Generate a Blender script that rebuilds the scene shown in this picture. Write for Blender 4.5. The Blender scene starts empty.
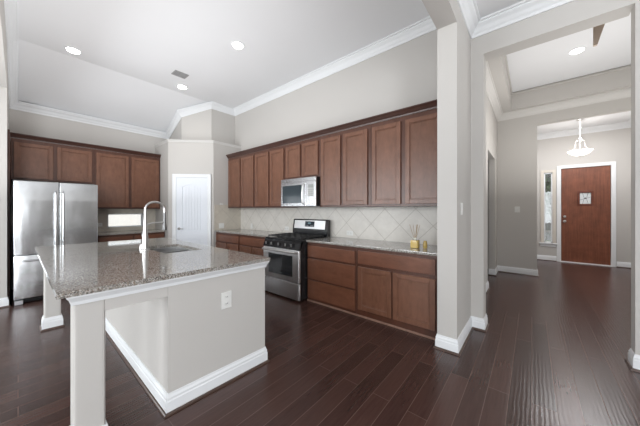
import bpy, bmesh, math, random
from mathutils import Vector, Matrix
random.seed(7)
SC = bpy.context.scene
COL = SC.collection
PI = math.pi

# ------------------------------------------------------------ camera
TH = math.atan(212 / 253)
cd = bpy.data.cameras.new('camera')
cam = bpy.data.objects.new('camera', cd)
COL.objects.link(cam)
cd.sensor_fit = 'HORIZONTAL'
cd.sensor_width = 36
cd.lens = 253 / 640 * 36
cd.shift_y = -3 / 640
cd.clip_start = 0.02
cam.location = (0, 0, 1.364)
cam.rotation_euler = (PI / 2, 0, TH)
SC.camera = cam

# ------------------------------------------------------------ world and light
W = bpy.data.worlds.new('daylight')
SC.world = W
W.use_nodes = True
bg = W.node_tree.nodes['Background']
bg.inputs[0].default_value = (0.86, 0.93, 1.0, 1)
bg.inputs[1].default_value = 2.3

def area(name, loc, rot, sx, sy, power, col=(1, 1, 1)):
    l = bpy.data.lights.new(name, 'AREA')
    l.shape = 'RECTANGLE'; l.size = sx; l.size_y = sy; l.energy = power; l.color = col
    o = bpy.data.objects.new(name, l); COL.objects.link(o)
    o.location = loc; o.rotation_euler = rot
    return o

DAY = (0.93, 0.97, 1.0)
REAR, NOOK = -5.6, -3.2
# daylight through the breakfast nook and rear windows
for wx, wy, pw in ((-6.6, NOOK, 50), (-4.8, NOOK, 64), (-3.0, NOOK, 76), (1.4, REAR, 70)):
    area('window_daylight', (wx, wy + 0.12, 1.55), (-PI / 2, 0, PI), 1.4, 2.2, pw, DAY)
# daylight through the side window of the living room
area('window_daylight', (4.36, -3.0, 1.6), (0, PI / 2, 0), 2.2, 2.4, 300, DAY)
# fill lamp added under the entry ceiling, standing in for daylight
area('entry_fill', (0.86, 7.6, 3.38), (0, 0, 0), 1.3, 0.9, 60, (.98, .98, 1))
# added fill lamps facing up, standing in for light bounced off the ceilings
UP = (PI, 0, 0)
area('ceiling_fill', (-3.6, .9, 1.5), UP, 3.5, 1.8, 56, (1, 1, 1))
area('ceiling_fill', (.6, -2.8, 1.7), UP, 3.0, 2.0, 80, (.97, .985, 1))
area('ceiling_fill', (1.9, 0.6, 1.9), UP, 1.8, 1.8, 56, (.97, .985, 1))
area('hall_fill', (0.75, 5.0, 1.6), UP, 1.0, 1.8, 38, (1, .99, .97))

SC.view_settings.view_transform = 'Standard'
SC.view_settings.look = 'None'
SC.view_settings.exposure = 0.1
SC.view_settings.gamma = 1
SC.view_settings.use_curve_mapping = False
SC.cycles.use_denoising = True
SC.cycles.max_bounces = 10
SC.cycles.diffuse_bounces = 6
SC.cycles.sample_clamp_indirect = 6
SC.cycles.caustics_reflective = False
SC.cycles.caustics_refractive = False

# ------------------------------------------------------------ materials
def lin(r, g, b):
    f = lambda c: (c / 255) / 12.92 if c / 255 <= .04045 else ((c / 255 + .055) / 1.055) ** 2.4
    return (f(r), f(g), f(b), 1)

def mat(name, col=(.8, .8, .8, 1), rough=.5, metal=0, spec=.5, coat=0):
    m = bpy.data.materials.new(name); m.use_nodes = True
    b = m.node_tree.nodes['Principled BSDF']
    b.inputs['Base Color'].default_value = col
    b.inputs['Roughness'].default_value = rough
    b.inputs['Metallic'].default_value = metal
    b.inputs['Specular IOR Level'].default_value = spec
    b.inputs['Coat Weight'].default_value = coat
    return m

class NT:
    def __init__(s, m):
        s.t = m.node_tree; s.b = s.t.nodes['Principled BSDF']
    def n(s, typ, **kw):
        x = s.t.nodes.new(typ)
        for k, v in kw.items():
            setattr(x, k, v)
        return x
    def l(s, a, b): s.t.links.new(a, b)
    def coord(s, scale=(1, 1, 1), rot=(0, 0, 0), loc=(0, 0, 0), kind='Object'):
        c = s.n('ShaderNodeTexCoord'); m = s.n('ShaderNodeMapping')
        s.l(c.outputs[kind], m.inputs[0])
        m.inputs['Scale'].default_value = scale; m.inputs['Rotation'].default_value = rot; m.inputs['Location'].default_value = loc
        return m.outputs[0]
    def noise(s, vec, scale, detail=3, rough=.5, dist=0):
        x = s.n('ShaderNodeTexNoise'); s.l(vec, x.inputs['Vector'])
        x.inputs['Scale'].default_value = scale; x.inputs['Detail'].default_value = detail
        x.inputs['Roughness'].default_value = rough; x.inputs['Distortion'].default_value = dist
        return x.outputs['Fac']
    def ramp(s, fac, stops):
        r = s.n('ShaderNodeValToRGB'); s.l(fac, r.inputs[0])
        e = r.color_ramp.elements
        while len(e) < len(stops): e.new(.5)
        for i, (p, c) in enumerate(stops):
            e[i].position = p; e[i].color = c
        return r.outputs[0]
    def bump(s, h, strength, dist=.01):
        x = s.n('ShaderNodeBump'); x.inputs['Strength'].default_value = strength; x.inputs['Distance'].default_value = dist
        s.l(h, x.inputs['Height']); s.l(x.outputs[0], s.b.inputs['Normal'])
        return x
    def math(s, op, a, b=None):
        x = s.n('ShaderNodeMath', operation=op)
        for i, v in enumerate((a, b)):
            if v is None: continue
            if isinstance(v, (int, float)): x.inputs[i].default_value = v
            else: s.l(v, x.inputs[i])
        return x.outputs[0]
    def mix(s, fac, a, b):
        x = s.n('ShaderNodeMix', data_type='RGBA')
        if isinstance(fac, (int, float)): x.inputs[0].default_value = fac
        else: s.l(fac, x.inputs[0])
        for i, v in ((6, a), (7, b)):
            if isinstance(v, tuple): x.inputs[i].default_value = v
            else: s.l(v, x.inputs[i])
        return x.outputs[2]

def paint(name, col, rough=.7, bump=.05):
    m = mat(name, col, rough, spec=.3); n = NT(m)
    v = n.coord()
    n.bump(n.noise(v, 90, 2), bump, .003)
    f = n.noise(v, 1.3, 2)
    c2 = tuple(x * .965 for x in col[:3]) + (1,)
    n.l(n.mix(f, col, c2), n.b.inputs['Base Color'])
    return m

M_WALL = paint('wall_paint', lin(193, 190, 186))
M_CEIL = paint('ceiling_paint', lin(228, 229, 231), .85)
M_TRIM = paint('white_trim_paint', lin(228, 230, 232), .45, .01)
M_DOORW = paint('white_door_paint', lin(226, 230, 236), .65, .01)
M_CORN = paint('hall_crown_paint', lin(208, 206, 203), .5, .01)

def wood(name, dark, light, rough=.35, grain=(14, 14, 1.6), coat=.25):
    m = mat(name, dark, rough, coat=coat); n = NT(m)
    m.node_tree.nodes['Principled BSDF'].inputs['Coat Roughness'].default_value = .25
    v = n.coord(grain)
    a = n.noise(v, 3.2, 5, .6, .6)
    b = n.noise(n.coord((1, 1, 1)), 6, 4, .6)
    f = n.math('ADD', n.math('MULTIPLY', a, .6), n.math('MULTIPLY', b, .4))
    n.l(n.ramp(f, [(.3, dark), (.7, light)]), n.b.inputs['Base Color'])
    n.bump(a, .06, .002)
    return m

M_WOOD = wood('stained_cabinet_wood', lin(96, 63, 47), lin(124, 85, 66), grain=(7, 7, 2.2), coat=.12)
M_WOODH = wood('stained_drawer_wood', lin(92, 57, 41), lin(118, 76, 57), grain=(2.2, 7, 7), coat=.12)
M_WOODF = wood('face_frame_wood', lin(70, 42, 31), lin(92, 57, 43), grain=(7, 7, 2.2), coat=.1)
M_WOODD = wood('dark_crown_wood', lin(52, 30, 24), lin(76, 46, 36))
M_FDOOR = wood('front_door_wood', lin(88, 48, 32), lin(140, 82, 57), .5, (22, 22, .7))
M_SHOE = wood('shoe_moulding_wood', lin(58, 42, 36), lin(84, 64, 54), .3, (2, 2, 2))

def floor_mat():
    m = mat('hand_scraped_plank_floor', rough=.3, spec=.5); n = NT(m)
    v = n.coord((1, 1, 1), (0, 0, PI / 2))
    br = n.n('ShaderNodeTexBrick'); n.l(v, br.inputs['Vector'])
    br.offset = .37; br.offset_frequency = 2
    br.inputs['Color1'].default_value = (.0, .0, .0, 1); br.inputs['Color2'].default_value = (1, 1, 1, 1)
    br.inputs['Mortar'].default_value = (0.5, .5, .5, 1)
    br.inputs['Scale'].default_value = 1; br.inputs['Mortar Size'].default_value = .0026
    br.inputs['Mortar Smooth'].default_value = .3
    br.inputs['Brick Width'].default_value = 1.7; br.inputs['Row Height'].default_value = .13
    # grain along the boards
    g = n.noise(n.coord((16, 1.1, 1)), 4, 5, .6, .4)
    sc_ = n.noise(n.coord((5, 1.3, 1)), 3.2, 2, .5, .9)
    tone = n.math('ADD', n.math('MULTIPLY', br.outputs['Color'], .45), n.math('MULTIPLY', g, .5))
    base = n.ramp(tone, [(.1, lin(46, 30, 27)), (.75, lin(76, 53, 47))])
    col = n.mix(br.outputs['Fac'], base, lin(92, 72, 65))  # lighter seams: light caught on the plank edges, painted into the colour
    n.l(col, n.b.inputs['Base Color'])
    rg = n.math('ADD', n.math('MULTIPLY', g, .1), .2)
    n.l(rg, n.b.inputs['Roughness'])
    # scraped ripples across the boards
    wv = n.n('ShaderNodeTexWave', bands_direction='X'); n.l(n.coord((1, .22, 1), (0, 0, .02)), wv.inputs['Vector'])
    wv.inputs['Scale'].default_value = 13; wv.inputs['Distortion'].default_value = 3.5
    wv.inputs['Detail'].default_value = 2; wv.inputs['Detail Scale'].default_value = 1.5
    h = n.math('ADD', n.math('MULTIPLY', wv.outputs['Fac'], .5), n.math('MULTIPLY', sc_, .3))
    h = n.math('SUBTRACT', h, n.math('MULTIPLY', br.outputs['Fac'], 1.2))
    n.bump(h, .13, .004)
    return m
M_FLOOR = floor_mat()

def granite():
    m = mat('speckled_granite', rough=.06, spec=.9); n = NT(m)
    v = n.coord()
    a = n.noise(v, 110, 4, .75)
    vo = n.n('ShaderNodeTexVoronoi'); n.l(v, vo.inputs['Vector']); vo.inputs['Scale'].default_value = 190
    sep = n.n('ShaderNodeSeparateColor'); n.l(vo.outputs['Color'], sep.inputs[0])
    big = n.noise(v, 9, 3, .6)
    c = n.ramp(a, [(.37, lin(66, 63, 60)), (.45, lin(134, 131, 126)), (.54, lin(176, 173, 167)), (.64, lin(214, 211, 206))])
    c = n.mix(n.math('GREATER_THAN', sep.outputs[0], .80), c, lin(72, 66, 64))
    c = n.mix(n.math('GREATER_THAN', sep.outputs[1], .86), c, lin(136, 120, 106))
    c = n.mix(n.math('MULTIPLY', big, .3), c, lin(142, 137, 129))
    n.l(c, n.b.inputs['Base Color'])
    return m
M_GRAN = granite()

def tile(name, ax, period=.445, off=(-1.638, 1.38), base=(212, 208, 201)):
    m = mat(name, rough=.35, spec=.5); n = NT(m)
    g = n.n('ShaderNodeNewGeometry')
    s = n.n('ShaderNodeSeparateXYZ'); n.l(g.outputs['Position'], s.inputs[0])
    h = n.math('SUBTRACT', s.outputs[ax], off[0]); z = n.math('SUBTRACT', s.outputs[2], off[1])
    lines = None
    for op in ('ADD', 'SUBTRACT'):
        u = n.math('DIVIDE', n.math(op, h, z), period)
        fr = n.math('FRACT', n.math('ADD', u, 100.5))
        dd = n.math('ABSOLUTE', n.math('SUBTRACT', fr, .5))
        k = n.math('LESS_THAN', dd, .0105)
        lines = k if lines is None else n.math('MAXIMUM', lines, k)
    v = n.coord()
    f = n.noise(v, 7, 5, .65, .8)
    c = n.ramp(f, [(.3, lin(*[x - 8 for x in base])), (.7, lin(*[x + 6 for x in base]))])
    c = n.mix(lines, c, lin(178, 172, 163))
    n.l(c, n.b.inputs['Base Color'])
    n.bump(n.math('SUBTRACT', n.math('MULTIPLY', f, .3), lines), .35, .003)
    return m
M_TILEX = tile('diagonal_tile_range', 0)
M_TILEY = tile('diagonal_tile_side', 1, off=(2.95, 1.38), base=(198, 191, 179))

def steel(name, col=(.52, .52, .53, 1), rough=.26, brush=(220, 220, 2), wav=0):
    m = mat(name, col, rough, 1); n = NT(m)
    v = n.coord(brush)
    a = n.noise(v, 3, 3)
    n.l(n.math('ADD', n.math('MULTIPLY', a, .12), rough - .05), n.b.inputs['Roughness'])
    if wav:
        w = n.noise(n.coord((5, 5, 1.2)), 1.6, 1, .4)
        n.bump(w, wav, .02)
    return m
M_STEEL = steel('brushed_stainless')
M_FRIDGE = steel('fridge_stainless', (.60, .61, .62, 1), .2, (3, 3, 260), .16)
M_RSTEEL = steel('range_stainless', (.68, .68, .68, 1), .38)
M_CHROME = mat('satin_nickel', (.58, .57, .56, 1), .3, 1)
M_DARKST = mat('dark_metal_hose', (.18, .18, .18, 1), .35, .8)
M_BLACK = mat('black_enamel', (.012, .012, .013, 1), .22)
M_IRON = mat('cast_iron', (.02, .02, .02, 1), .55)
M_BGLASS = mat('black_oven_glass', (.018, .02, .022, 1), .06, spec=.7)
M_MGLASS = mat('microwave_window', (.05, .065, .075, 1), .12, spec=.7)
M_PLAST = mat('white_plastic', lin(222, 222, 219), .45)
M_DISP = mat('dark_display', (.02, .03, .04, 1), .15)
M_HOLE = mat('outlet_slot', (.03, .03, .03, 1), .6)
M_SINK = steel('sink_stainless', (.62, .62, .62, 1), .3)
M_KNOB = mat('aged_nickel', (.25, .24, .23, 1), .35, 1)
M_VENT = mat('vent_grey', lin(150, 150, 150), .6)
M_REED = mat('diffuser_reed', lin(170, 140, 100), .7)

def glass(name, col=(1, 1, 1, 1), rough=0):
    m = bpy.data.materials.new(name); m.use_nodes = True
    b = m.node_tree.nodes['Principled BSDF']
    b.inputs['Base Color'].default_value = col; b.inputs['Roughness'].default_value = rough
    b.inputs['Transmission Weight'].default_value = 1; b.inputs['IOR'].default_value = 1.45
    return m
M_GLASS = glass('window_glass')
M_AMBER = mat('amber_oil', lin(236, 204, 120), .08); M_AMBER.node_tree.nodes['Principled BSDF'].inputs['Transmission Weight'].default_value = .35
M_LEAD = mat('leaded_glass', lin(226, 232, 234), .25)

def emit(name, col, strength):
    m = bpy.data.materials.new(name); m.use_nodes = True
    b = m.node_tree.nodes['Principled BSDF']
    b.inputs['Base Color'].default_value = (.9, .9, .9, 1)
    b.inputs['Emission Color'].default_value = col; b.inputs['Emission Strength'].default_value = strength
    return m
M_LAMP = emit('lamp_lens_glow', (1, .97, .92, 1), 9)
M_BOWL = emit('alabaster_bowl_glow', (1, .95, .86, 1), 1.6)

# ------------------------------------------------------------ mesh helpers
def B(): return bmesh.new()

def box(bm, x0, x1, y0, y1, z0, z1, bev=0, seg=2):
    x0, x1 = sorted((x0, x1)); y0, y1 = sorted((y0, y1)); z0, z1 = sorted((z0, z1))
    r = bmesh.ops.create_cube(bm, size=1)
    vs = r['verts']
    for v in vs:
        v.co = Vector(((x0 + x1) / 2 + v.co.x * (x1 - x0), (y0 + y1) / 2 + v.co.y * (y1 - y0), (z0 + z1) / 2 + v.co.z * (z1 - z0)))
    if bev:
        es = list({e for v in vs for e in v.link_edges})
        bmesh.ops.bevel(bm, geom=es, offset=bev, segments=seg, profile=.6, affect='EDGES')
    return bm

def prism(bm, poly, a0, a1, axis='z'):
    """extrude a closed 2D polygon: axis z -> (x,y), y -> (x,z), x -> (y,z)"""
    def P(p, a):
        return {'z': (p[0], p[1], a), 'y': (p[0], a, p[1]), 'x': (a, p[0], p[1])}[axis]
    lo = [bm.verts.new(P(p, a0)) for p in poly]; hi = [bm.verts.new(P(p, a1)) for p in poly]
    bm.faces.new(lo); bm.faces.new(hi)
    for i in range(len(poly)):
        j = (i + 1) % len(poly)
        bm.faces.new((lo[i], lo[j], hi[j], hi[i]))
    return bm

def lathe(bm, prof, cx=0, cy=0, cz=0, n=24, axis='z'):
    rings = []
    for r, h in prof:
        ring = []
        for i in range(n):
            a = 2 * PI * i / n
            c, s = r * math.cos(a), r * math.sin(a)
            p = {'z': (c, s, h), 'y': (c, h, s), 'x': (h, c, s)}[axis]
            ring.append(bm.verts.new((cx + p[0], cy + p[1], cz + p[2])))
        rings.append(ring)
    for a, b in zip(rings, rings[1:]):
        for i in range(n):
            j = (i + 1) % n
            bm.faces.new((a[i], a[j], b[j], b[i]))
    bm.faces.new(rings[0]); bm.faces.new(rings[-1])
    return bm

def tube(bm, pts, rad, n=12):
    pts = [Vector(p) for p in pts]
    rads = rad if isinstance(rad, (list, tuple)) else [rad] * len(pts)
    rings = []; up = None
    for i, p in enumerate(pts):
        t = (pts[min(i + 1, len(pts) - 1)] - pts[max(i - 1, 0)]).normalized()
        if up is None:
            up = Vector((0, 0, 1)) if abs(t.z) < .9 else Vector((1, 0, 0))
        u = t.cross(up).normalized(); w = u.cross(t).normalized(); up = w
        rings.append([bm.verts.new(p + rads[i] * (u * math.cos(2 * PI * k / n) + w * math.sin(2 * PI * k / n))) for k in range(n)])
    for a, b in zip(rings, rings[1:]):
        for i in range(n):
            j = (i + 1) % n
            bm.faces.new((a[i], a[j], b[j], b[i]))
    bm.faces.new(rings[0]); bm.faces.new(rings[-1])
    return bm

def sweep(bm, path, prof, closed=False):
    """profile [(offset to the left of travel, height)] along a path of (x,y,z), mitred"""
    n = len(path); P = [Vector(p) for p in path]; rings = []
    def nrm(a, b):
        d = (b - a); d.z = 0; d.normalize(); return Vector((-d.y, d.x, 0))
    for i in range(n):
        if closed: a, b = nrm(P[i - 1], P[i]), nrm(P[i], P[(i + 1) % n])
        else:
            a = nrm(P[i - 1], P[i]) if i else nrm(P[0], P[1])
            b = nrm(P[i], P[i + 1]) if i < n - 1 else a
        m = (a + b); m.normalize(); k = 1 / max(.3, m.dot(a)); m *= k
        rings.append([bm.verts.new(P[i] + m * o + Vector((0, 0, h))) for o, h in prof])
    L = len(prof)
    for i in range(n if closed else n - 1):
        a, b = rings[i], rings[(i + 1) % n]
        for q in range(L):
            w = (q + 1) % L
            bm.faces.new((a[q], a[w], b[w], b[q]))
    if not closed:
        bm.faces.new(rings[0]); bm.faces.new(rings[-1])
    return bm

def obj(name, bm, m, parent=None, smooth=False, loc=None):
    bmesh.ops.recalc_face_normals(bm, faces=bm.faces[:])
    me = bpy.data.meshes.new(name); bm.to_mesh(me); bm.free()
    me.materials.append(m)
    if smooth:
        for p in me.polygons: p.use_smooth = True
        me.set_sharp_from_angle(angle=math.radians(35))
    o = bpy.data.objects.new(name, me); COL.objects.link(o)
    if parent: o.parent = parent
    if loc: o.location = loc
    return o

def tag(o, label, cat, group=None, kind=None):
    if label: o['label'] = label
    if cat: o['category'] = cat
    if group: o['group'] = group
    if kind: o['kind'] = kind
    return o

def thing(name, label, cat, loc=(0, 0, 0), rz=0, group=None):
    o = bpy.data.objects.new(name, None); COL.objects.link(o)
    o.empty_display_size = .1
    o.location = loc; o.rotation_euler = (0, 0, rz)
    return tag(o, label, cat, group)

def struct(name, bm, m, parent=None, smooth=False):
    o = obj(name, bm, m, parent, smooth)
    if not parent: o['kind'] = 'structure'
    return o

def dup(root, loc, rz=0, label=None, group=None):
    r = root.copy(); COL.objects.link(r); r.location = loc; r.rotation_euler = (0, 0, rz)
    if label: r['label'] = label
    if group: r['group'] = group
    for ch in list(root.children):
        c = ch.copy(); COL.objects.link(c); c.parent = r
        for g in ch.children:
            d = g.copy(); COL.objects.link(d); d.parent = c
    return r

# ============================================================ SETTING
XL, YR = -6.82, 3.43          # kitchen left wall, range wall
XS0, XS1 = -.72, -.545        # stub wall and beam between kitchen and living room
ZK, ZL = 3.80, 3.475          # kitchen and living ceilings
ZLOW, XC = 3.22, -5.6         # low edge of the sloped ceiling, crease
YH0, YH1 = 3.38, 3.57         # hall opening wall
struct('floor', box(B(), -9, 6, -6.2, 9.35, -.1, 0), M_FLOOR)

def wall_hole(name, plane, a0, a1, t0, t1, z0, z1, holes, m=M_WALL):
    """plane 'x': runs along y from a0 to a1 and thick t0..t1 in x; holes (h0,h1,hz0,hz1) sorted"""
    bm = B()
    def bb(p, q, r, s):
        if q - p < 1e-4 or s - r < 1e-4: return
        if plane == 'x': box(bm, t0, t1, p, q, r, s)
        else: box(bm, p, q, t0, t1, r, s)
    c = a0
    for h0, h1, hz0, hz1 in holes:
        bb(c, h0, z0, z1); bb(h0, h1, z0, hz0); bb(h0, h1, hz1, z1); c = h1
    bb(c, a1, z0, z1)
    return struct(name, bm, m)

WY0, WY1, WZ0, WZ1 = 1.20, 1.84, .995, 1.285
wall_hole('wall_kitchen_left', 'x', -.1, YR + .12, XL - .14, XL, 0, 4.0, [(WY0, WY1, WZ0, WZ1)])
wall_hole('wall_range_side', 'y', XL, XS1, YR, YR + .14, 0, 4.0, [])
bm = B(); box(bm, XS0, XS1, 2.67, YR, 0, 3.15); box(bm, XS0, XS1, -.27, YR, 3.15, 4.0)
struct('wall_kitchen_right', bm, M_WALL)
bm = B(); box(bm, XL - .14, -5.68, -.27, -.1, 0, 4.0); box(bm, -5.68, XS0, -.27, -.1, 3.09, 4.0)
struct('wall_kitchen_near', bm, M_WALL)
# wall with the hall opening
bm = B(); box(bm, XS1, -.42, YH0, YH1, 0, 3.13); box(bm, XS1, .675, YH0, YH1, 3.13, 4.1); box(bm, .675, 4.5, YH0, 3.50, 0, 4.1)
struct('wall_hall_opening', bm, M_WALL)
# hall
XHL = -.59
wall_hole('wall_hall_left', 'x', YH1, 6.87, XHL - .11, XHL, 0, 4.1, [(5.25, 6.35, 0, 2.42)])
bm = B(); box(bm, XHL - .11, .08, 6.85, 6.97, 0, 4.1); box(bm, .08, 1.62, 6.85, 6.97, 3.12, 4.1); box(bm, 1.62, 1.95, 6.85, 6.97, 0, 4.1)
struct('wall_hall_far', bm, M_WALL)
struct('wall_hall_right', box(B(), 1.85, 1.97, 3.50, 6.85, 0, 4.1), M_WALL)
# side passage behind the hall doorway
bm = B(); box(bm, -2.2, -2.1, 4.3, 7.1, 0, 2.7); box(bm, -2.1, XHL - .11, 7.0, 7.1, 0, 2.7); box(bm, -2.1, XHL - .11, 4.3, 4.4, 0, 2.7)
struct('wall_passage', bm, M_WALL)
struct('ceiling_passage', box(B(), -2.2, XHL - .11, 4.3, 7.1, 2.7, 2.78), M_CEIL)
# entry
wall_hole('wall_entry_far', 'y', -.42, 1.95, 9.2, 9.34, 0, 3.6, [(.25, .42, .48, 2.37), (.586, 1.463, 0, 2.45)])
struct('wall_entry_left', box(B(), -.42, -.3, 6.97, 9.2, 0, 3.6), M_WALL)
struct('wall_entry_right', box(B(), 1.80, 1.94, 6.97, 9.2, 0, 3.6), M_WALL)
struct('ceiling_entry', box(B(), -.42, 1.95, 6.97, 9.34, 3.42, 3.6), M_CEIL)
# living room
wall_hole('wall_living_rear', 'y', -1.6, 4.6, REAR - .14, REAR, 0, 3.6, [(.6, 2.2, .4, 2.7)])
wall_hole('wall_nook_rear', 'y', -8.0, -1.6, NOOK - .14, NOOK, 0, 3.6, [(-7.4, -5.8, .4, 2.7), (-5.6, -4.0, .4, 2.7), (-3.8, -2.2, .4, 2.7)])
struct('wall_nook_side', box(B(), -1.74, -1.6, REAR, NOOK - .14, 0, 3.6), M_WALL)
wall_hole('wall_living_right', 'x', REAR, YH0, 4.5, 4.64, 0, 3.6, [(-4.2, -1.8, .5, 2.7)])
struct('wall_living_left', box(B(), -8.14, -8.0, NOOK, -.1, 0, 3.6), M_WALL)
struct('wall_breakfast', box(B(), -8.14, XL - .14, -.27, -.1, 0, 3.6), M_WALL)
# ceilings
struct('ceiling_kitchen', box(B(), XC, XS0, -.1, YR, ZK, ZK + .1), M_CEIL)
struct('ceiling_kitchen_slope', prism(B(), [(XL, ZLOW), (XC, ZK), (XC, ZK + .1), (XL, ZK + .1)], -.1, YR, 'y'), M_CEIL)
bm = B(); box(bm, XS1, 4.5, -.27, YH0, ZL, ZL + .1); box(bm, -8.0, 4.5, REAR, -.27, ZL, ZL + .1)
struct('ceiling_living', bm, M_CEIL)
struct('ceiling_hall', box(B(), XHL, 1.85, YH1, 6.85, 3.82, 3.95), M_CEIL)
# dropped tray border of the hall ceiling
bm = B()
box(bm, XHL, -.33, YH1, 6.85, 3.46, 3.82); box(bm, -.33, 1.6, 6.64, 6.85, 3.46, 3.82)
box(bm, 1.6, 1.85, YH1, 6.85, 3.46, 3.82); box(bm, -.33, 1.6, YH1, 3.64, 3.46, 3.82)
struct('ceiling_hall_border', bm, M_WALL)
# triangular fin of the hall ceiling
bm = B(); prism(bm, [(.53, 3.80), (.72, 3.80), (.56, 3.21), (.53, 3.21)], 4.15, 4.18, 'y')
struct('trim_1', bm, paint('tan_fin_paint', lin(188, 172, 158)))

# pantry in the kitchen corner
PA, PB = (-6.016, 2.082), (-5.35, 2.748)
ZP = 2.87
DW = math.hypot(PB[0] - PA[0], PB[1] - PA[1])
bm = B()
prism(bm, [(XL, PA[1]), PA, PB, (PB[0], YR), (XL, YR)], 0, ZP, 'z')
struct('wall_pantry', bm, M_WALL)
bm = B()
UA, UB = (-6.06, 2.37), (-5.6, 2.83)
prism(bm, [(XL, UA[1]), UA, UB, (UB[0], YR), (XL, YR)], ZP, ZK - .001, 'z')
struct('wall_pantry_upper', bm, M_WALL)

CROWN = [(0, -.13), (.012, -.13), (.02, -.105), (.035, -.09), (.055, -.06), (.085, -.035), (.09, -.02), (.11, -.018), (.11, 0), (0, 0)]
LEDGE = [(0, 0), (0, -.05), (.008, -.05), (.014, -.02), (.024, -.015), (.024, 0)]
struct('trim_2', sweep(B(), [(XL, PA[1], ZP + .015), (PA[0], PA[1], ZP + .015), (PB[0], PB[1], ZP + .015), (PB[0], YR, ZP + .015)][::-1], LEDGE), M_CORN)
# kitchen crown: travels with the room on its left
zs = lambda x: ZLOW + (x - XL) * (ZK - ZLOW) / (XC - XL) if x < XC else ZK
kc = [(XL, -.1), (XC, -.1), (XS0, -.1), (XS0, YR), (UB[0], YR), UB, UA, (XL, UA[1])]
struct('trim_3', sweep(B(), [(x, y, zs(x)) for x, y in kc], CROWN, True), M_TRIM)
struct('trim_4', sweep(B(), [(XS1, -.27, ZL), (-8.0, -.27, ZL), (-8.0, NOOK, ZL), (-1.6, NOOK, ZL), (-1.6, REAR, ZL), (4.5, REAR, ZL), (4.5, YH0, ZL), (XS1, YH0, ZL)], CROWN, True), M_TRIM)
struct('trim_5', sweep(B(), [(XHL, YH1, 3.46), (1.85, YH1, 3.46), (1.85, 6.85, 3.46), (XHL, 6.85, 3.46)], CROWN, True), M_CORN)
struct('trim_6', sweep(B(), [(-.3, 6.97, 3.42), (1.8, 6.97, 3.42), (1.8, 9.2, 3.42), (-.3, 9.2, 3.42)], CROWN, True), M_TRIM)
BEAD = [(0, 0), (.02, 0), (.024, .012), (.02, .03), (0, .03)]
struct('trim_7', sweep(B(), [(-.33, 3.64, 3.77), (1.6, 3.64, 3.77), (1.6, 6.64, 3.77), (-.33, 6.64, 3.77)], BEAD, True), M_WALL)

# baseboards and shoe moulding
BASE = [(0, 0), (.016, 0), (.016, .085), (.012, .093), (.013, .108), (.007, .122), (.005, .135), (0, .135)]
SHOE = [(.016, 0), (.031, 0), (.029, .010), (.024, .016), (.016, .018)]
def baseboard(name, path, shoe=True, closed=False):
    p = [(x, y, 0) for x, y in path]
    o = struct('baseboard_' + name, sweep(B(), p, BASE, closed), M_TRIM)
    if shoe:
        s = obj('shoe_moulding', sweep(B(), p, SHOE, closed), M_SHOE, o)
    return o
# travel with the room on the left side
baseboard('stub', [(XS0, 2.79), (XS0, 2.67), (XS1, 2.67), (XS1, YH0), (-.42, YH0), (-.42, YH1), (XHL, YH1), (XHL, 5.25), (XHL - .11, 5.25)][::-1])
baseboard('hall_jamb', [(XHL - .11, 6.35), (XHL, 6.35), (XHL, 6.85), (.08, 6.85), (.08, 6.97), (-.3, 6.97), (-.3, 9.2), (.50, 9.2)][::-1])
baseboard('entry', [(1.55, 9.2), (1.8, 9.2), (1.8, 6.97), (1.62, 6.97), (1.62, 6.85), (1.85, 6.85), (1.85, 3.50), (.675, 3.50), (.675, YH0), (4.5, YH0), (4.5, REAR), (-1.6, REAR), (-1.6, NOOK), (-8.0, NOOK), (-8.0, -.27), (-5.68, -.27), (-5.68, -.1), (-5.75, -.1)][::-1])

# ---- kitchen window in the left backsplash
w = bpy.data.objects.new('window_1', None); COL.objects.link(w); w['kind'] = 'structure'
w.location = (XL - .08, (WY0 + WY1) / 2, WZ0)
hw = (WY1 - WY0) / 2; hh = WZ1 - WZ0
bm = B()
for a, b_, c, d in ((-hw, -hw + .02, 0, hh), (hw - .02, hw, 0, hh), (-hw, hw, 0, .02), (-hw, hw, hh - .02, hh)):
    box(bm, -.03, .075, a, b_, c, d)
obj('window_frame', bm, M_TRIM, w)
obj('window_pane', box(B(), -.004, .004, -hw + .02, hw - .02, .02, hh - .02), M_GLASS, w)

# ---- rear and side windows of the living room
def big_window(i, loc, rz, wd, hg, muntins):
    w = bpy.data.objects.new('window_%d' % i, None); COL.objects.link(w); w['kind'] = 'structure'
    w.location = loc; w.rotation_euler = (0, 0, rz)
    bm = B()
    for a, b_, c, d in ((-wd / 2, -wd / 2 + .05, 0, hg), (wd / 2 - .05, wd / 2, 0, hg), (-wd / 2, wd / 2, 0, .05), (-wd / 2, wd / 2, hg - .05, hg), (-wd / 2, wd / 2, hg / 2 - .02, hg / 2 + .02), (-.02, .02, 0, hg)):
        box(bm, a, b_, -.03, .03, c, d)
    obj('window_frame', bm, M_TRIM, w)
    obj('window_pane', box(B(), -wd / 2 + .05, wd / 2 - .05, -.004, .004, .05, hg - .05), M_GLASS, w)
for i, (wx, wy) in enumerate(((-6.6, NOOK), (-4.8, NOOK), (-3.0, NOOK), (1.4, REAR))):
    big_window(3 + i, (wx, wy - .07, .4), 0, 1.6, 2.3, 0)
big_window(7, (4.57, -3.0, .5), PI / 2, 2.4, 2.2, 0)

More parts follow.
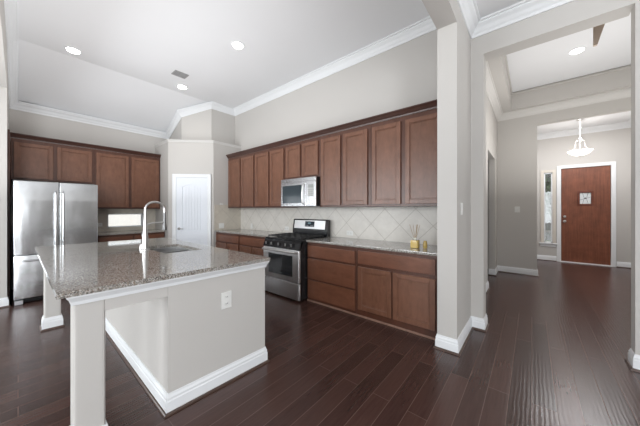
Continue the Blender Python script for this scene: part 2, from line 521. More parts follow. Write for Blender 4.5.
# ---- sidelight window beside the front door
w = bpy.data.objects.new('window_2', None); COL.objects.link(w); w['kind'] = 'structure'
w.location = (.335, 9.2, .48)
bm = B()
for a, b_, c, d in ((-.155, -.085, 0, 1.96), (.085, .155, 0, 1.96), (-.085, .085, 1.89, 1.96)):
    box(bm, a, b_, -.02, 0, c, d, .003)
obj('window_casing', bm, paint('sidelight_casing_paint', lin(206, 200, 190), .4, .01), w)
bm = B(); box(bm, -.18, .18, -.045, 0, -.03, 0, .004); box(bm, -.16, .16, -.018, 0, -.10, -.03, .003)
obj('window_sill', bm, M_TRIM, w)
bm = B()
for a, b_, c, d in ((-.085, -.06, 0, 1.89), (.06, .085, 0, 1.89), (-.085, .085, 0, .03), (-.085, .085, 1.86, 1.89)):
    box(bm, a, b_, 0, .09, c, d)
obj('window_frame', bm, M_TRIM, w)
obj('window_pane', box(B(), -.06, .06, .05, .056, .03, 1.86), M_GLASS, w)

# ---- pantry door (door_1) on the diagonal wall
d = bpy.data.objects.new('door_1', None); COL.objects.link(d); d['kind'] = 'structure'
d.location = (PA[0], PA[1], 0); d.rotation_euler = (0, 0, PI / 4)
x0, x1, zt = .168, .822, 2.07
bm = B()
CW = .075
for a, b_, c, e in ((x0 - CW, x0, 0, zt + CW), (x1, x1 + CW, 0, zt + CW), (x0, x1, zt, zt + CW)):
    box(bm, a, b_, -.022, 0, c, e, .004)
    
for a, b_, c, e in ((x0 - CW, x0 - CW + .02, 0, zt + CW), (x1 + CW - .02, x1 + CW, 0, zt + CW), (x0 - CW, x1 + CW, zt + CW - .02, zt + CW)):
    box(bm, a, b_, -.03, 0, c, e, .004)
obj('door_casing', bm, M_TRIM, d)
# leaf: stiles and rails in front of a recessed grooved field
leaf = B()
YF, YB = -.014, -.002
box(leaf, x0 + .003, x1 - .003, YB, .0, .008, zt - .003)
def rail(a, b_, c, e): box(leaf, a, b_, YF, YB, c, e)
rail(x0 + .003, x0 + .125, .008, zt - .003); rail(x1 - .125, x1 - .003, .008, zt - .003)
rail(x0 + .125, x1 - .125, .008, .22); rail(x0 + .125, x1 - .125, .74, .90)
pa, pb = x0 + .125, x1 - .125
arc = [(pa, 1.86)]
for i in range(13):
    t = i / 12; arc.append((pa + (pb - pa) * t, 1.86 + .06 * math.sin(PI * t)))
arc += [(pb, zt - .003), (pa, zt - .003)]
prism(leaf, arc[1:], YF, YB, 'y')
# raised planks in both panels
for (z0, z1, arch) in ((.24, .72, 0), (.92, 1.84, 1)):
    n = 6; wdt = (pb - pa - .04) / n
    for i in range(n):
        a = pa + .02 + wdt * i
        t = (i + .5) / n
        box(leaf, a + .003, a + wdt - .003, YB - .007, YB, z0, z1 + (.05 * math.sin(PI * t) if arch else 0), .002, 1)
obj('door_leaf', leaf, M_DOORW, d)
hd = obj('door_handle', lathe(B(), [(.0, 0), (.028, 0), (.028, -.008), (.012, -.012), (.010, -.05), (0, -.05)], x0 + .06, YF, .96, 20, 'y'), M_KNOB, d, True)
obj('lever', tube(B(), [(x0 + .06, YF - .045, .96), (x0 + .10, YF - .05, .962), (x0 + .165, YF - .045, .955)], [.010, .009, .007]), M_KNOB, hd, True)
for z in (.25, 1.05, 1.85):
    obj('hinge', box(B(), x1 - .006, x1 + .004, YF - .006, YF + .01, z - .04, z + .04, .003), M_CHROME, d)

# ---- front door (door_2)
d = bpy.data.objects.new('door_2', None); COL.objects.link(d); d['kind'] = 'structure'
d.location = (.586, 9.2, 0)
DWd, DH = .877, 2.45
bm = B()
for a, b_, c, e in ((-.08, 0, 0, DH + .08), (DWd, DWd + .08, 0, DH + .08), (0, DWd, DH, DH + .08)):
    box(bm, a, b_, -.022, 0, c, e, .004)
obj('door_casing', bm, M_TRIM, d)
obj('threshold', box(B(), -.02, DWd + .02, -.05, .1, 0, .022, .004), M_TRIM, d)
wx0, wx1, wz0, wz1 = .35, .545, 1.52, 1.80
bm = B()
for a, b_, c, e in ((.006, wx0, .024, DH - .006), (wx1, DWd - .006, .024, DH - .006), (wx0, wx1, .024, wz0), (wx0, wx1, wz1, DH - .006)):
    box(bm, a, b_, .005, .05, c, e)
obj('door_leaf', bm, M_FDOOR, d)
bm = B(); r = .045
for a, b_, c, e in ((wx0 - r, wx0, wz0 - r, wz1 + r), (wx1, wx1 + r, wz0 - r, wz1 + r), (wx0, wx1, wz0 - r, wz0), (wx0, wx1, wz1, wz1 + r)):
    box(bm, a, b_, -.008, .02, c, e, .004)
wf = obj('window_frame', bm, wood('door_window_wood', lin(84, 40, 26), lin(120, 62, 42)), d)
obj('leaded_pane', box(B(), wx0, wx1, .018, .026, wz0, wz1), M_LEAD, wf)
bm = B()
cx_, cz_ = (wx0 + wx1) / 2, (wz0 + wz1) / 2
for q in (-1, 1):
    tube(bm, [(cx_ + q * .05, .014, wz0), (cx_ + q * .02, .014, cz_), (cx_ + q * .05, .014, wz1)], .003, 6)
tube(bm, [(wx0, .014, cz_ - .04), (wx1, .014, cz_ + .03)], .003, 6)
lathe(bm, [(.001, .010), (.018, .010), (.018, .016), (.001, .016)], cx_, 0, cz_, 16, 'y')
obj('lead_came', bm, mat('lead_came', (.12, .12, .13, 1), .5, .6), wf)
for z, r in ((1.07, .032), (1.19, .028)):
    h = obj('door_knob', lathe(B(), [(.001, .005), (r, .005), (r, -.006), (r * .5, -.012), (r * .5, -.03), (r * .9, -.04), (r * .9, -.055), (.001, -.062)], .07, 0, z, 20, 'y'), M_CHROME, d, True)

# ============================================================ outdoors seen through the small windows
M_LAWN = paint('lawn_green', lin(96, 104, 76), .9, .3)
lawn = struct('ground_front', box(B(), -12, 14, 9.36, 30, -.35, -.15), M_LAWN)
struct('ground_side', box(B(), -14, XL - .16, -3, 9.3, -.35, -.15), paint('pale_patio', lin(214, 208, 198), .9, .1))
M_BARK = paint('tree_bark', lin(96, 84, 72), .9, .5)
def leaves(n, c, r, seed, size=.11):
    rnd = random.Random(seed); bm = B()
    for _ in range(n):
        p = Vector((rnd.gauss(0, 1), rnd.gauss(0, 1), rnd.gauss(0, 1))).normalized() * rnd.random() ** .4
        p = Vector(c) + Vector((p.x * r[0], p.y * r[1], p.z * r[2]))
        mt = Matrix.Rotation(rnd.random() * 6.28, 4, 'Z') @ Matrix.Rotation(rnd.random() * 3.1, 4, 'X')
        vs = [bm.verts.new(p + (mt @ Vector(q)) * size) for q in ((-.4, 0, 0), (0, .9, .1), (.4, 0, 0), (0, -.9, .1))]
        bm.faces.new(vs)
    return bm
t = thing('tree', 'green leafy tree with forked trunk standing outside the narrow entry window', 'tree', (.10, 13.2, -.15))
bm = B(); tube(bm, [(0, 0, 0), (.05, 0, 1.2), (.2, 0, 2.2), (.5, .1, 3.4)], [.13, .11, .09, .05]); tube(bm, [(.08, 0, 1.4), (-.25, 0, 2.3), (-.6, 0, 3.2)], [.08, .06, .03])
tube(bm, [(.18, 0, 2.1), (.6, -.1, 2.0), (.95, -.1, 2.3)], [.05, .04, .02])
obj('trunk', bm, M_BARK, t, True)
tc = obj('foliage', leaves(2600, (.2, 0, 2.9), (1.5, 1.1, 1.6), 3), paint('leaf_green', lin(84, 98, 66), .7), t)
f = thing('fence', 'weathered grey board fence beyond the narrow entry window', 'fence', (0, 17, -.15))
bm = B()
for i in range(50): box(bm, -5 + i * .2, -5 + i * .2 + .198, -.02, .0, 0, 3.6)
obj('boards', bm, paint('fence_grey', lin(112, 110, 106), .8, .2), f)
obj('rail', box(B(), -5, 5, -.07, -.02, .4, .5), paint('fence_rail_grey', lin(140, 134, 128), .8, .2), f)
f = thing('fence', 'pale vertical board fence seen through the low kitchen window', 'fence', (XL - 5.0, 2.4, -.15))
bm = B()
for i in range(60): box(bm, 0, .02, -3.6 + i * .12, -3.6 + i * .12 + .118, 0, 1.9)
obj('boards', bm, paint('pale_fence', lin(240, 234, 226), .8, .2), f)
bm = B(); box(bm, -.05, 0, -2.6, 2.7, 1.1, 1.2)
obj('rail', bm, paint('pale_fence_rail', lin(206, 198, 188), .8, .2), f)

# ============================================================ CABINETS
def panel_door(x0, x1, z0, z1, rail_w=.055, t=.024):
    """a framed door lying on the front plane y=0, thickness towards -y"""
    bm = B()
    for a, b_, c, e in ((x0, x0 + rail_w, z0, z1), (x1 - rail_w, x1, z0, z1), (x0 + rail_w, x1 - rail_w, z0, z0 + rail_w), (x0 + rail_w, x1 - rail_w, z1 - rail_w, z1)):
        box(bm, a, b_, -t, 0, c, e, .0025, 1)
    ix0, ix1, iz0, iz1 = x0 + rail_w, x1 - rail_w, z0 + rail_w, z1 - rail_w
    # stepped bead then flat panel
    s = .012
    for a, b_, c, e in ((ix0, ix0 + s, iz0, iz1), (ix1 - s, ix1, iz0, iz1), (ix0 + s, ix1 - s, iz0, iz0 + s), (ix0 + s, ix1 - s, iz1 - s, iz1)):
        box(bm, a, b_, -t + .006, 0, c, e, .002, 1)
    box(bm, ix0 + s, ix1 - s, -t + .0125, 0, iz0 + s, iz1 - s)
    return bm

def slab_front(x0, x1, z0, z1, t=.02):
    return box(B(), x0, x1, -t, 0, z0, z1, .004, 2)

def upper(label, loc, rz, w, z0, z1, doors, depth=.31, group=None):
    t = thing('upper_cabinet', label, 'cabinet', loc, rz, group)
    obj('cabinet_box', box(B(), 0, w, 0, depth, z0, z1, .002, 1), M_WOODF, t)
    for a, b_ in doors:
        obj('door', panel_door(a, b_, z0 + .03, z1 - .06), M_WOOD, t)
    return t

def base(label, loc, rz, w, fronts, depth=.6, H=.884):
    t = thing('base_cabinet', label, 'cabinet', loc, rz)
    obj('cabinet_box', box(B(), 0, w, 0, depth, .012, H, .002, 1), M_WOODF, t)
    obj('toe_trim', box(B(), 0, w, -.012, 0, 0, .022, .003, 1), wood('toe_trim_wood', lin(120, 92, 78), lin(150, 120, 104)), t)
    for kind, a, b_, c, e in fronts:
        if kind == 'd': obj('door', panel_door(a, b_, c, e), M_WOOD, t)
        else: obj('drawer', slab_front(a, b_, c, e), M_WOODH, t)
    return t

YU = 3.10   # upper cabinet face plane
ZU0, ZU1 = 1.41, 2.54
# range wall uppers: (x0, x1, z0, door edges)
def rel(x0, *d): return [(a - x0, b_ - x0) for a, b_ in d]
upper('tall brown two-door upper cabinet at the pantry end above the range-side counter', (-5.345, YU, 0), 0, 1.01, ZU0, ZU1, rel(-5.345, (-5.31, -4.85), (-4.80, -4.36)), .325)
upper('tall brown two-door upper cabinet just left of the microwave', (-4.333, YU, 0), 0, .915, ZU0, ZU1, rel(-4.333, (-4.30, -3.875), (-3.83, -3.445)), .325)
upper('short brown two-door upper cabinet directly above the microwave', (-3.416, YU, 0), 0, .814, 1.905, ZU1, rel(-3.416, (-3.385, -3.03), (-2.975, -2.63)), .325)
upper('tall brown two-door upper cabinet just right of the microwave', (-2.600, YU, 0), 0, .912, ZU0, ZU1, rel(-2.600, (-2.565, -2.19), (-2.14, -1.735)), .325)
upper('tall wide brown two-door upper cabinet above the reed diffuser beside the white wall end', (-1.686, YU, 0), 0, .963, ZU0, ZU1, rel(-1.686, (-1.665, -1.265), (-1.205, -.77)), .325)
CCR = [(0, 0), (.012, 0), (.016, .012), (.03, .03), (.045, .05), (.052, .058), (.06, .06), (.06, .075), (0, .075)]
o = obj('crown_moulding', sweep(B(), [(XS0 - .003, YU, ZU1 + .001), (-5.345, YU, ZU1 + .001)][::1], [(p[0], p[1]) for p in CCR]), M_WOODD)
tag(o, 'dark wood crown moulding running along the upper cabinets above the range', 'moulding')

XU = -6.49
D90 = PI / 2
upper('short brown two-door upper cabinet above the stainless refrigerator', (XU, -.075, 0), D90, 1.015, 1.865, ZU1, [(.03, .475), (.52, .985)], .325)
upper('tall brown two-door upper cabinet between refrigerator and pantry above the low window', (XU, .943, 0), D90, 1.135, ZU0 - .02, ZU1, [(.03, .545), (.59, 1.10)], .325)
o = obj('crown_moulding', sweep(B(), [(XU, PA[1] - .004, ZU1 + .001), (XU, -.095, ZU1 + .001)][::1], CCR), M_WOODD)
tag(o, 'dark wood crown moulding running along the cabinets above the refrigerator', 'moulding')
o = obj('refrigerator_gap_shade', box(B(), XL + .003, -5.80, -.097, -.078, 0, ZU1 - .01), M_WOODD)  # dark sheet added for the shade in the gap beside the refrigerator
tag(o, 'tall dark sheet for the shade in the gap between the refrigerator and the white wall end', 'panel')

YB0 = 2.81
base('brown base cabinet with three stacked wide drawers just right of the range', (-2.598, YB0, 0), 0, .859,
     [('w', .015, .842, .668, .832), ('w', .015, .842, .345, .640), ('w', .015, .842, .06, .322)], .615)
base('brown base cabinet with one wide drawer over two doors beside the white wall end', (-1.737, YB0, 0), 0, 1.014,
     [('w', .03, .965, .680, .845), ('d', .03, .478, .10, .640), ('d', .500, .965, .10, .640)], .615)
base('brown base cabinet with one drawer over two doors in the corner beside the pantry', (-5.345, YB0, 0), 0, .93,
     [('w', .03, .90, .700, .845), ('d', .03, .45, .10, .670), ('d', .48, .90, .10, .670)], .615)
base('brown base cabinet with one drawer over two doors just left of the range', (-4.413, YB0, 0), 0, .964,
     [('w', .03, .81, .700, .845), ('d', .03, .41, .10, .670), ('d', .44, .81, .10, .670)], .615)
base('brown base cabinet under the low window between refrigerator and pantry', (-6.2, .943, 0), D90, 1.135,
     [('w', .03, .545, .700, .845), ('w', .58, 1.105, .700, .845), ('d', .03, .545, .10, .670), ('d', .58, 1.105, .10, .670)], .615)

# worktops
def slab(name, poly, z0, z1, label):
    bm = prism(B(), poly, z0, z1, 'z')
    es = [e for e in bm.edges if abs(e.verts[0].co.z - e.verts[1].co.z) < 1e-5]
    bmesh.ops.bevel(bm, geom=es, offset=.006, segments=2, profile=.7, affect='EDGES')
    o = obj(name, bm, M_GRAN)
    return tag(o, label, 'countertop')
YC = 2.78
slab('countertop', [(-2.600, YC), (XS0 - .003, YC), (XS0 - .003, YR - .012), (-2.600, YR - .012)], .885, .915, 'grey speckled granite countertop right of the range carrying the reed diffuser')
slab('countertop', [(-5.336, YC), (-3.446, YC), (-3.446, YR - .012), (-5.336, YR - .012)], .885, .915, 'grey speckled granite countertop between the pantry corner and the range')
slab('countertop', [(XL + .012, .943), (-6.165, .943), (-6.165, PA[1] - .003), (XL + .012, PA[1] - .003)], .885, .915, 'speckled granite countertop under the low window beside the refrigerator')

# tile backsplashes
o = obj('tile_backsplash', box(B(), -5.348, XS0 - .002, YR - .0105, YR - .0005, .916, 1.409), M_TILEX); tag(o, 'cream diagonal tile backsplash behind the range and the reed diffuser', 'backsplash')
o = obj('tile_backsplash', prism(B(), [(PB[1] + .02, .916), (YR - .011, .916), (YR - .011, 1.405), (YU - .006, 1.405), (YU - .006, 1.475), (PB[1] + .02, 1.475)], PB[0] + .0005, PB[0] + .0105, 'x'), M_TILEY); tag(o, 'beige tile backsplash on the pantry side wall at the counter corner', 'backsplash')
bm = B()
for a, b_, c, e in ((.945, WY0, .916, 1.388), (WY1, PA[1] - .002, .916, 1.388), (WY0, WY1, .916, WZ0), (WY0, WY1, WZ1, 1.388)):
    box(bm, XL + .0005, XL + .0105, a, b_, c, e)
o = obj('tile_backsplash', bm, M_TILEY); tag(o, 'beige tile backsplash around the low window beside the refrigerator', 'backsplash')

# ============================================================ REFRIGERATOR (front faces +x)
t = thing('refrigerator', 'stainless steel french-door refrigerator with bottom freezer beside the white wall end', 'refrigerator', (-5.65, -.043, 0), D90)
FW = .912
obj('cabinet_body', box(B(), .005, FW - .005, .075, .80, .03, 1.775, .006), mat('fridge_body_grey', (.14, .14, .145, 1), .45), t)
DZ = .70
for a, b_, hx in ((0, FW / 2 - .004, FW / 2 - .04), (FW / 2 + .004, FW, FW / 2 + .04)):
    dr = obj('fridge_door', box(B(), a, b_, 0, .07, DZ + .012, 1.79, .012, 3), M_FRIDGE, t, True)
    bm = B(); tube(bm, [(hx, -.005, .80), (hx, -.05, .83), (hx, -.055, 1.2), (hx, -.05, 1.62), (hx, -.005, 1.65)], .010)
    obj('handle', bm, M_FRIDGE, dr, True)
dr = obj('freezer_drawer', box(B(), 0, FW, 0, .07, .075, DZ, .012, 3), M_FRIDGE, t, True)
bm = B(); tube(bm, [(.08, -.005, .625), (.10, -.055, .625), (FW / 2, -.06, .625), (FW - .10, -.055, .625), (FW - .08, -.005, .625)], .013)
obj('handle', bm, M_STEEL, dr, True)
obj('base_grille', box(B(), .03, FW - .03, .04, .08, .01, .075, .004), M_BLACK, t)
for hx in (.05, FW - .05):
    obj('foot', box(B(), hx - .04, hx + .04, -.005, .06, 0, .055, .008), mat('grey_plastic', (.4, .4, .41, 1), .5), t)

# ============================================================ RANGE
RX0, RW = -3.442, .840
t = thing('gas_range', 'stainless steel gas range with black cooktop and oven window', 'range', (RX0, 2.63, 0))
obj('body', box(B(), 0, RW, .035, .770, .035, .895, .004), M_BLACK, t)
for fx, fy in ((.05, .08), (RW - .10, .08), (.05, .55), (RW - .10, .55)):
    obj('foot', box(B(), fx, fx + .05, fy, fy + .05, 0, .035), M_BLACK, t)
dr = obj('oven_door', box(B(), .004, RW - .004, 0, .04, .285, .765, .008, 3), M_RSTEEL, t, True)
obj('oven_window', box(B(), .14, RW - .14, -.004, .01, .36, .675, .004), M_BGLASS, dr)
bm = B(); tube(bm, [(.03, .005, .73), (.045, -.045, .735), (RW / 2, -.055, .735), (RW - .045, -.045, .735), (RW - .03, .005, .73)], .016)
obj('handle', bm, M_CHROME, dr, True)
obj('storage_drawer', box(B(), .004, RW - .004, .004, .04, .03, .272, .008, 3), M_RSTEEL, t, True)
bm = prism(B(), [(.0, .775), (.04, .775), (.09, .895), (.045, .895)], 0.0, RW, 'x')
obj('control_panel', bm, M_BLACK, t)
for i, kx in enumerate((.10, .23, .40, .56, .69)):
    k = obj('knob', lathe(B(), [(.001, .04), (.026, .04), (.026, .015), (.020, -.012), (.001, -.014)], kx, 0, .832, 18, 'y'), M_BLACK, t, True)
    obj('knob_grip', box(B(), kx - .005, kx + .005, -.026, -.010, .812, .852, .002), M_CHROME, k)
obj('cooktop', box(B(), 0, RW, .05, .70, .895, .915, .006), M_BLACK, t)
for gx in (.02, .02 + (RW - .04) / 3, .02 + 2 * (RW - .04) / 3):
    gw = (RW - .04) / 3 - .006
    bm = B(); zt = .948
    for a in (0, gw - .014): box(bm, gx + a, gx + a + .014, .09, .60, zt - .016, zt, .002, 1)
    for yy in (.09, .21, .335, .46, .586): box(bm, gx, gx + gw, yy, yy + .014, zt - .016, zt, .002, 1)
    box(bm, gx + gw / 2 - .007, gx + gw / 2 + .007, .09, .60, zt - .016, zt, .002, 1)
    for a in (0, gw - .014):
        for yy in (.09, .586): box(bm, gx + a, gx + a + .014, yy, yy + .014, .915, zt - .015)
    obj('grate', bm, M_IRON, t)
for bx, by in ((.17, .22), (.17, .46), (RW / 2, .34), (RW - .17, .22), (RW - .17, .46)):
    obj('burner', lathe(B(), [(.001, .915), (.05, .915), (.05, .922), (.035, .924), (.035, .932), (.001, .932)], bx, by, 0, 18), M_IRON, t)
bm = prism(B(), [(.66, .915), (.745, .915), (.745, 1.185), (.712, 1.20), (.69, 1.185), (.66, 1.00)], .02, RW - .0, 'x')
bgd = obj('backguard', bm, M_BLACK, t)
bm = prism(B(), [(.6855, 1.18), (.6635, 1.035), (.657, 1.035), (.679, 1.18)], .06, RW - .05, 'x')
pn = obj('backguard_panel', bm, M_RSTEEL, t)
bm = prism(B(), [(.6825, 1.165), (.668, 1.07), (.6595, 1.07), (.6745, 1.165)], .33, .55, 'x')
obj('clock_display', bm, M_DISP, pn)
obj('display_digits', box(B(), .41, .47, .655, .672, 1.12, 1.145), mat('display_digits', lin(110, 140, 150), .4), pn)
for kx in (.36, .40, .48, .52): obj('button', box(B(), kx - .012, kx + .012, .655, .668, 1.085, 1.095), mat('display_button', lin(120, 124, 126), .4), pn)

# ============================================================ MICROWAVE
t = thing('microwave', 'stainless over-the-range microwave mounted above the gas range', 'microwave', (-3.414, 3.0, 1.425))
MW, MH = .810, .47
obj('body', box(B(), 0, MW, .03, .42, 0, MH, .004), M_BLACK, t)
bm = B(); box(bm, .0, MW, 0, .03, MH - .065, MH, .006)
obj('top_grille', bm, M_STEEL, t)
dr = obj('door', box(B(), 0, .60, -.004, .03, .0, MH - .068, .006), M_STEEL, t)
obj('window', box(B(), .045, .525, -.008, .0, .055, MH - .115, .004), M_MGLASS, dr)
bm = B(); tube(bm, [(.57, 0, .03), (.57, -.045, .06), (.565, -.055, .19), (.57, -.045, .34), (.57, 0, .37)], .014)
obj('handle', bm, M_CHROME, dr, True)
cp = obj('control_panel', box(B(), .603, MW, -.002, .03, 0, MH - .068, .006), M_STEEL, t)
obj('keypad', box(B(), .65, MW - .04, -.005, .0, .16, MH - .12, .003), mat('keypad_grey', (.30, .31, .30, 1), .35, .3), cp)
bm = B()
for i in range(3):
    for j in range(4): box(bm, .658 + i * .038, .684 + i * .038, -.0065, -.004, .17 + j * .035, .190 + j * .035)
obj('keypad_buttons', bm, mat('keypad_button_grey', (.5, .5, .48, 1), .4), cp)

# ============================================================ ISLAND
SH = .036
IX = -1.868                 # end face at y=.64
def shear(bm, y0=.64):
    for v in bm.verts: v.co.x += (v.co.y - y0) * SH
    return bm
ZI = .938
t = thing('kitchen_island', 'greige kitchen island with white trim and two posts under its overhang', 'island', (0, 0, 0))
IL, IYF, IYB = -4.36, .645, 1.425
S0, S1, SM, SY0, SY1 = -3.44, -2.76, -3.09, .925, 1.285
bm = B(); zt_, zc_ = ZI - .03, .70
box(bm, IL, IX, IYF, IYB, 0, zc_)
box(bm, IL, S0 - .01, IYF, IYB, zc_, zt_); box(bm, S1 + .01, IX, IYF, IYB, zc_, zt_)
box(bm, S0 - .01, S1 + .01, IYF, SY0 - .01, zc_, zt_); box(bm, S0 - .01, S1 + .01, SY1 + .01, IYB, zc_, zt_)
obj('island_body', shear(bm), M_WALL, t)
ip = [(IL, IYF), (IX, IYF), (IX + (IYB - .64) * SH, IYB), (IL + .03, IYB)]
path = [(x, y, 0) for x, y in ip][::-1]
obj('island_baseboard', sweep(B(), path, BASE, True), M_TRIM, t)
obj('island_shoe_moulding', sweep(B(), path, SHOE, True), M_SHOE, t)
# aprons over the knee space at both ends
PY0, PY1 = .190, .325
for xx in (IX, IL + .14):
    obj('apron', shear(box(B(), xx - .13, xx, PY1 - .005, IYF - .001, .785, ZI - .031)), M_WALL, t)
for xx in (IX, IL + .14):
    bm = B(); box(bm, xx - .13, xx, PY0, PY1, 0, ZI - .031, .018, 3)
    shear(bm); ps = obj('post', bm, M_WALL, t)
    pth = [(xx - .13, PY1, 0), (xx, PY1, 0), (xx, PY0, 0), (xx - .13, PY0, 0)]
    pth = [(x + (y - .64) * SH, y, z) for x, y, z in pth]
    obj('post_base', sweep(B(), pth, BASE, True), M_TRIM, ps)
    obj('post_shoe', sweep(B(), pth, SHOE, True), M_SHOE, ps)
# cornice under the worktop: round the post, along the end and the back
COR = [(0, -.055), (.008, -.055), (.012, -.035), (.024, -.015), (.028, -.010), (.028, 0), (0, 0)]
zc = ZI - .0305
def cor(pts): return [(x + (y - .64) * SH, y, zc) for x, y in pts]
for i, pts in enumerate(([(IX - .13, PY0), (IX, PY0), (IX, IYB), (IL, IYB), (IL, PY0), (IL + .14, PY0)],)):
    bm = sweep(B(), cor(pts)[::1], [(-a, b_) for a, b_ in COR])
    obj('cornice', bm, M_TRIM, t)

# worktop with two sink openings
cx0, cx1, cy0, cy1 = -4.39, -1.832, .125, 1.455
bm = B()
def ctop(a, b_, c, e): box(bm, a, b_, c, e, ZI - .03, ZI)
ctop(cx0, cx1, cy0, SY0); ctop(cx0, S0, SY0, SY1); ctop(S1, cx1, SY0, SY1); ctop(cx0, cx1, SY1, cy1)
bmesh.ops.remove_doubles(bm, verts=bm.verts[:], dist=1e-5)
shear(bm)
o = obj('countertop', bm, M_GRAN); tag(o, 'large glossy speckled granite worktop of the kitchen island', 'countertop')

t = thing('kitchen_sink', 'stainless undermount double sink set in the island worktop', 'sink', (0, 0, 0))
def bowl(a, b_, c, e, zb):
    bm = B(); w_ = .012; zt = ZI - .031
    box(bm, a, b_, c, e, zb - .01, zb)
    for p in ((a, a + w_, c, e), (b_ - w_, b_, c, e), (a, b_, c, c + w_), (a, b_, e - w_, e)): box(bm, *p, zb, zt)
    return bm
dx = (1.1 - .64) * SH
b1 = obj('bowl', bowl(S0 + dx + .004, SM + dx, SY0 + .003, SY1 - .003, .74), M_SINK, t)
b2 = obj('bowl', bowl(SM + dx + .002, S1 + dx - .004, SY0 + .003, SY1 - .003, .74), M_SINK, t)
for b_, xx in ((b1, (S0 + SM) / 2 + dx), (b2, (SM + S1) / 2 + dx)):
    obj('drain', lathe(B(), [(.001, .741), (.045, .741), (.045, .745), (.030, .743), (.001, .743)], xx, 1.11, 0, 20), M_CHROME, b_)

# faucet
t = thing('kitchen_faucet', 'tall brushed nickel pull-down faucet arching over the island sink', 'faucet', (-3.155, .87, ZI))
bm = lathe(B(), [(.001, 0), (.042, 0), (.042, .008), (.032, .016), (.028, .10), (.021, .20), (.015, .30), (.0115, .36), (.001, .362)], 0, 0, 0, 24)
obj('faucet_body', bm, M_CHROME, t, True)
pts = [(0, 0, .34), (0, 0, .42)]
R_ = .092
for i in range(0, 13):
    a = PI * i / 12
    pts.append((0, R_ - R_ * math.cos(a), .435 + R_ * .85 * math.sin(a)))
pts.append((0, 2 * R_, .40))
obj('arched_spout', tube(B(), pts, .0115, 14), M_CHROME, t, True)
sp = obj('spray_hose', tube(B(), [(0, 2 * R_, .41), (0, 2 * R_, .34), (0, 2 * R_, .30)], [.011, .012, .014]), M_DARKST, t, True)
obj('spray_head', lathe(B(), [(.001, .20), (.021, .20), (.023, .215), (.017, .26), (.014, .30), (.001, .301)], 0, 2 * R_, 0, 20), M_DARKST, t, True)
obj('docking_arm', tube(B(), [(0, 0, .262), (0, .06, .285), (0, .14, .288), (0, 2 * R_, .288)], [.010, .009, .008, .010]), M_CHROME, t, True)
obj('lever', tube(B(), [(-.02, 0, .10), (-.055, -.005, .12), (-.075, -.01, .17)], [.012, .010, .006]), M_DARKST, t, True)
t = thing('soap_dispenser', 'small nickel dispenser cap standing beside the base of the faucet', 'dispenser', (-3.28, .87, ZI))
obj('cap', lathe(B(), [(.001, 0), (.022, 0), (.020, .012), (.016, .045), (.001, .05)], 0, 0, 0, 18), M_CHROME, t, True)
obj('nozzle', tube(B(), [(0, 0, .035), (0, .03, .045), (0, .05, .04)], .007), M_CHROME, t, True)

# ============================================================ outlets and switches (local -y is the front)
def plate(kind, label, cat, loc, rz, w=.075, h=.118, n=1, m=M_PLAST, horiz=False):
    t = thing(kind, label, cat, loc, rz)
    if horiz: w, h = h, w
    obj('cover_plate', box(B(), -w / 2, w / 2, -.007, 0, -h / 2, h / 2, .003), m, t)
    if 'outlet' in kind:
        for q in (-1, 1):
            c = (q * .026, 0) if horiz else (0, q * .026)
            s = obj('socket', box(B(), c[0] - .017, c[0] + .017, -.010, -.006, c[1] - .014, c[1] + .014, .003), m, t)
            bm = B(); box(bm, c[0] - .008, c[0] - .005, -.011, -.009, c[1] - .005, c[1] + .006); box(bm, c[0] + .005, c[0] + .008, -.011, -.009, c[1] - .005, c[1] + .006)
            obj('slots', bm, M_HOLE, s)
    else:
        for k in range(n):
            x = (k - (n - 1) / 2) * .046
            obj('toggle', box(B(), x - .017, x + .017, -.011, -.006, -.034, .034, .003), m, t)
    return t
plate('wall_outlet', 'white wall outlet on the greige end of the kitchen island', 'outlet', (IX + .0185, 1.055, .655), D90 - math.atan(SH), .085, .13)
plate('wall_outlet', 'white horizontal outlet in the tile between range and reed diffuser', 'outlet', (-2.24, YR - .0105, .995), 0, horiz=True)
plate('wall_outlet', 'white horizontal outlet in the tile just left of the range backguard', 'outlet', (-3.72, YR - .0105, 1.0), 0, horiz=True)
plate('light_switch', 'white square plate in the tile near the pantry corner of the range wall', 'switch', (-4.89, YR - .0105, 1.0), 0)
plate('light_switch', 'white double plate on the pantry side wall above the corner counter', 'switch', (PB[0] + .0105, 2.93, 1.01), D90, .12, .118, 2)
plate('wall_outlet', 'white horizontal outlet in the tile between refrigerator and low window', 'outlet', (XL + .0105, 1.06, 1.06), D90, horiz=True)
plate('light_switch', 'white switch plate on the greige wall beside the entry opening', 'switch', (-.242, 6.849, 1.375), 0, .09, .125, 1)
plate('light_switch', 'white switch plate on the hall-facing side of the white wall end', 'switch', (XS1 + .001, 2.86, 1.375), D90, .075, .12, 1)
t = thing('alarm_sensor', 'small white sensor on the pantry side wall above its tile', 'sensor', (PB[0] + .001, 2.93, 1.49), D90)
obj('housing', box(B(), -.035, .035, -.022, 0, -.012, .02, .006), M_PLAST, t)
obj('sensor_lens', box(B(), -.012, .012, -.024, -.02, -.006, .012, .002), mat('sensor_lens', (.7, .7, .72, 1), .2), t)

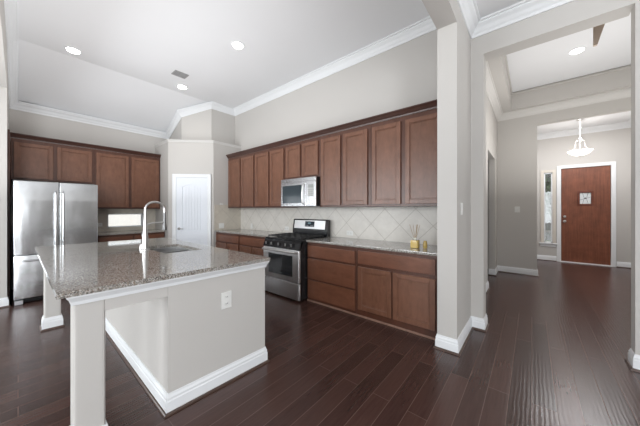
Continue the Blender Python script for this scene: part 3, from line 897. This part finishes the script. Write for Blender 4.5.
# ============================================================ reed diffuser
t = thing('reed_diffuser', 'square amber glass reed diffuser on the granite counter by the white wall end', 'diffuser', (-1.065, 3.03, .916))
def rbox(a, z0, z1, bev): return box(B(), -a, a, -a, a, z0, z1, bev, 3)
obj('bottle', rbox(.042, 0, .092, .008), M_AMBER, t, True)
obj('neck', lathe(B(), [(.001, .09), (.017, .09), (.015, .118), (.019, .122), (.001, .122)], 0, 0, 0, 16), mat('glass_neck', lin(205, 205, 195), .1), t, True)
rnd = random.Random(4)
for dxr, dyr in ((-.065, 0), (-.03, .02), (.035, -.01), (.05, .02), (.012, .03), (.028, -.02)):
    obj('reed', tube(B(), [(-dxr * .1, -dyr * .1, .05), (dxr, dyr, .27 + .02 * rnd.random())], .0022, 6), M_REED, t)
o = obj('glass_jar', lathe(B(), [(.001, 0), (.022, 0), (.024, .01), (.024, .06), (.018, .07), (.018, .085), (.001, .086)], 0, 0, 0, 20), M_AMBER, None, True, (-.965, 3.08, .916))
tag(o, 'small round amber jar on the counter tucked beside the reed diffuser', 'jar')

# ============================================================ ceiling lights
def lamp_thing(label, x, y, z, power):
    t = thing('recessed_light', label, 'ceiling light', (x, y, z))
    obj('trim_ring', lathe(B(), [(.070, 0), (.095, 0), (.095, -.006), (.088, -.009), (.072, -.006)], 0, 0, 0, 32), M_TRIM, t, True)
    obj('lens', lathe(B(), [(.001, -.010), (.076, -.010), (.072, -.016), (.001, -.018)], 0, 0, 0, 32), M_LAMP, t, True)
    l = bpy.data.lights.new('recessed_bulb', 'SPOT'); l.energy = power; l.spot_size = math.radians(150); l.spot_blend = .9; l.shadow_soft_size = .07; l.color = (1, .95, .88)
    lo = bpy.data.objects.new('recessed_bulb', l); COL.objects.link(lo); lo.parent = t; lo.location = (0, 0, -.03)
    return t
lamp_thing('round recessed ceiling light nearest the refrigerator', -5.36, .54, ZK, 16)
lamp_thing('round recessed ceiling light nearest the range wall', -3.33, 2.085, ZK, 16)
lamp_thing('round recessed ceiling light beside the ceiling air vent', -5.30, 2.085, ZK, 16)
lamp_thing('round recessed light in the raised hall ceiling', .53, 5.53, 3.82, 50)

t = thing('ceiling_vent', 'small rectangular grey air vent in the kitchen ceiling', 'vent', (-4.838, 1.868, ZK))
bm = B()
for a, b_, c, e in ((-.095, -.075, -.115, .115), (.075, .095, -.115, .115), (-.075, .075, -.115, -.095), (-.075, .075, .095, .115), (-.075, .075, -.008, .008)):
    box(bm, a, b_, c, e, -.012, 0, .002, 1)
obj('vent_frame', bm, M_VENT, t)
obj('duct_opening', box(B(), -.075, .075, -.095, .095, -.002, 0), mat('duct_dark', (.12, .12, .12, 1), .8), t)
bm = B()
for i in range(9):
    y = -.087 + i * .021
    prism(bm, [(y, -.002), (y + .002, -.002), (y + .014, -.011), (y + .010, -.011)], -.075, .075, 'x')
obj('louvres', bm, M_VENT, t)

# entry pendant
t = thing('pendant_light', 'glowing white bowl pendant hanging in the entry before the front door', 'pendant light', (.83, 8.15, 3.42))
obj('ceiling_canopy', lathe(B(), [(.001, 0), (.065, 0), (.065, -.015), (.03, -.04), (.001, -.042)], 0, 0, 0, 24), M_CHROME, t, True)
obj('stem', tube(B(), [(0, 0, -.04), (0, 0, -.42)], .008), M_CHROME, t, True)
obj('hub', lathe(B(), [(.001, -.42), (.03, -.43), (.045, -.46), (.03, -.49), (.012, -.51), (.001, -.52)], 0, 0, 0, 20), M_CHROME, t, True)
bw = obj('glass_bowl', lathe(B(), [(.02, -.835), (.07, -.825), (.14, -.795), (.195, -.745), (.212, -.718), (.20, -.718), (.13, -.78), (.065, -.812), (.02, -.82)], 0, 0, 0, 40), M_BOWL, t, True)
for k in range(3):
    a = k * 2 * PI / 3 + .4
    c, s = math.cos(a), math.sin(a)
    obj('scroll_arm', tube(B(), [(c * .02, s * .02, -.46), (c * .09, s * .09, -.50), (c * .085, s * .085, -.58), (c * .12, s * .12, -.66), (c * .195, s * .195, -.72)], .005, 8), M_CHROME, t, True)
obj('finial', lathe(B(), [(.001, -.834), (.02, -.837), (.02, -.85), (.008, -.865), (.001, -.875)], 0, 0, 0, 16), M_CHROME, t, True)
l = bpy.data.lights.new('pendant_bulb', 'POINT'); l.energy = 5; l.shadow_soft_size = .08; l.color = (1, .94, .86)
lo = bpy.data.objects.new('pendant_bulb', l); COL.objects.link(lo); lo.parent = t; lo.location = (0, 0, -.60)

# ============================================================ groups of repeated kinds
GROUPS = {'upper_cabinet': 'brown upper cabinets', 'base_cabinet': 'brown base cabinets', 'recessed_light': 'round recessed ceiling lights',
          'wall_outlet': 'white wall outlets', 'light_switch': 'white switch plates', 'countertop': 'speckled granite countertops',
          'tile_backsplash': 'diagonal tile backsplashes', 'crown_moulding': 'dark cabinet crown mouldings', 'fence': 'board fences outdoors'}
for o in SC.objects:
    k = o.name.split('.')[0]
    if o.parent is None and k in GROUPS: o['group'] = GROUPS[k]
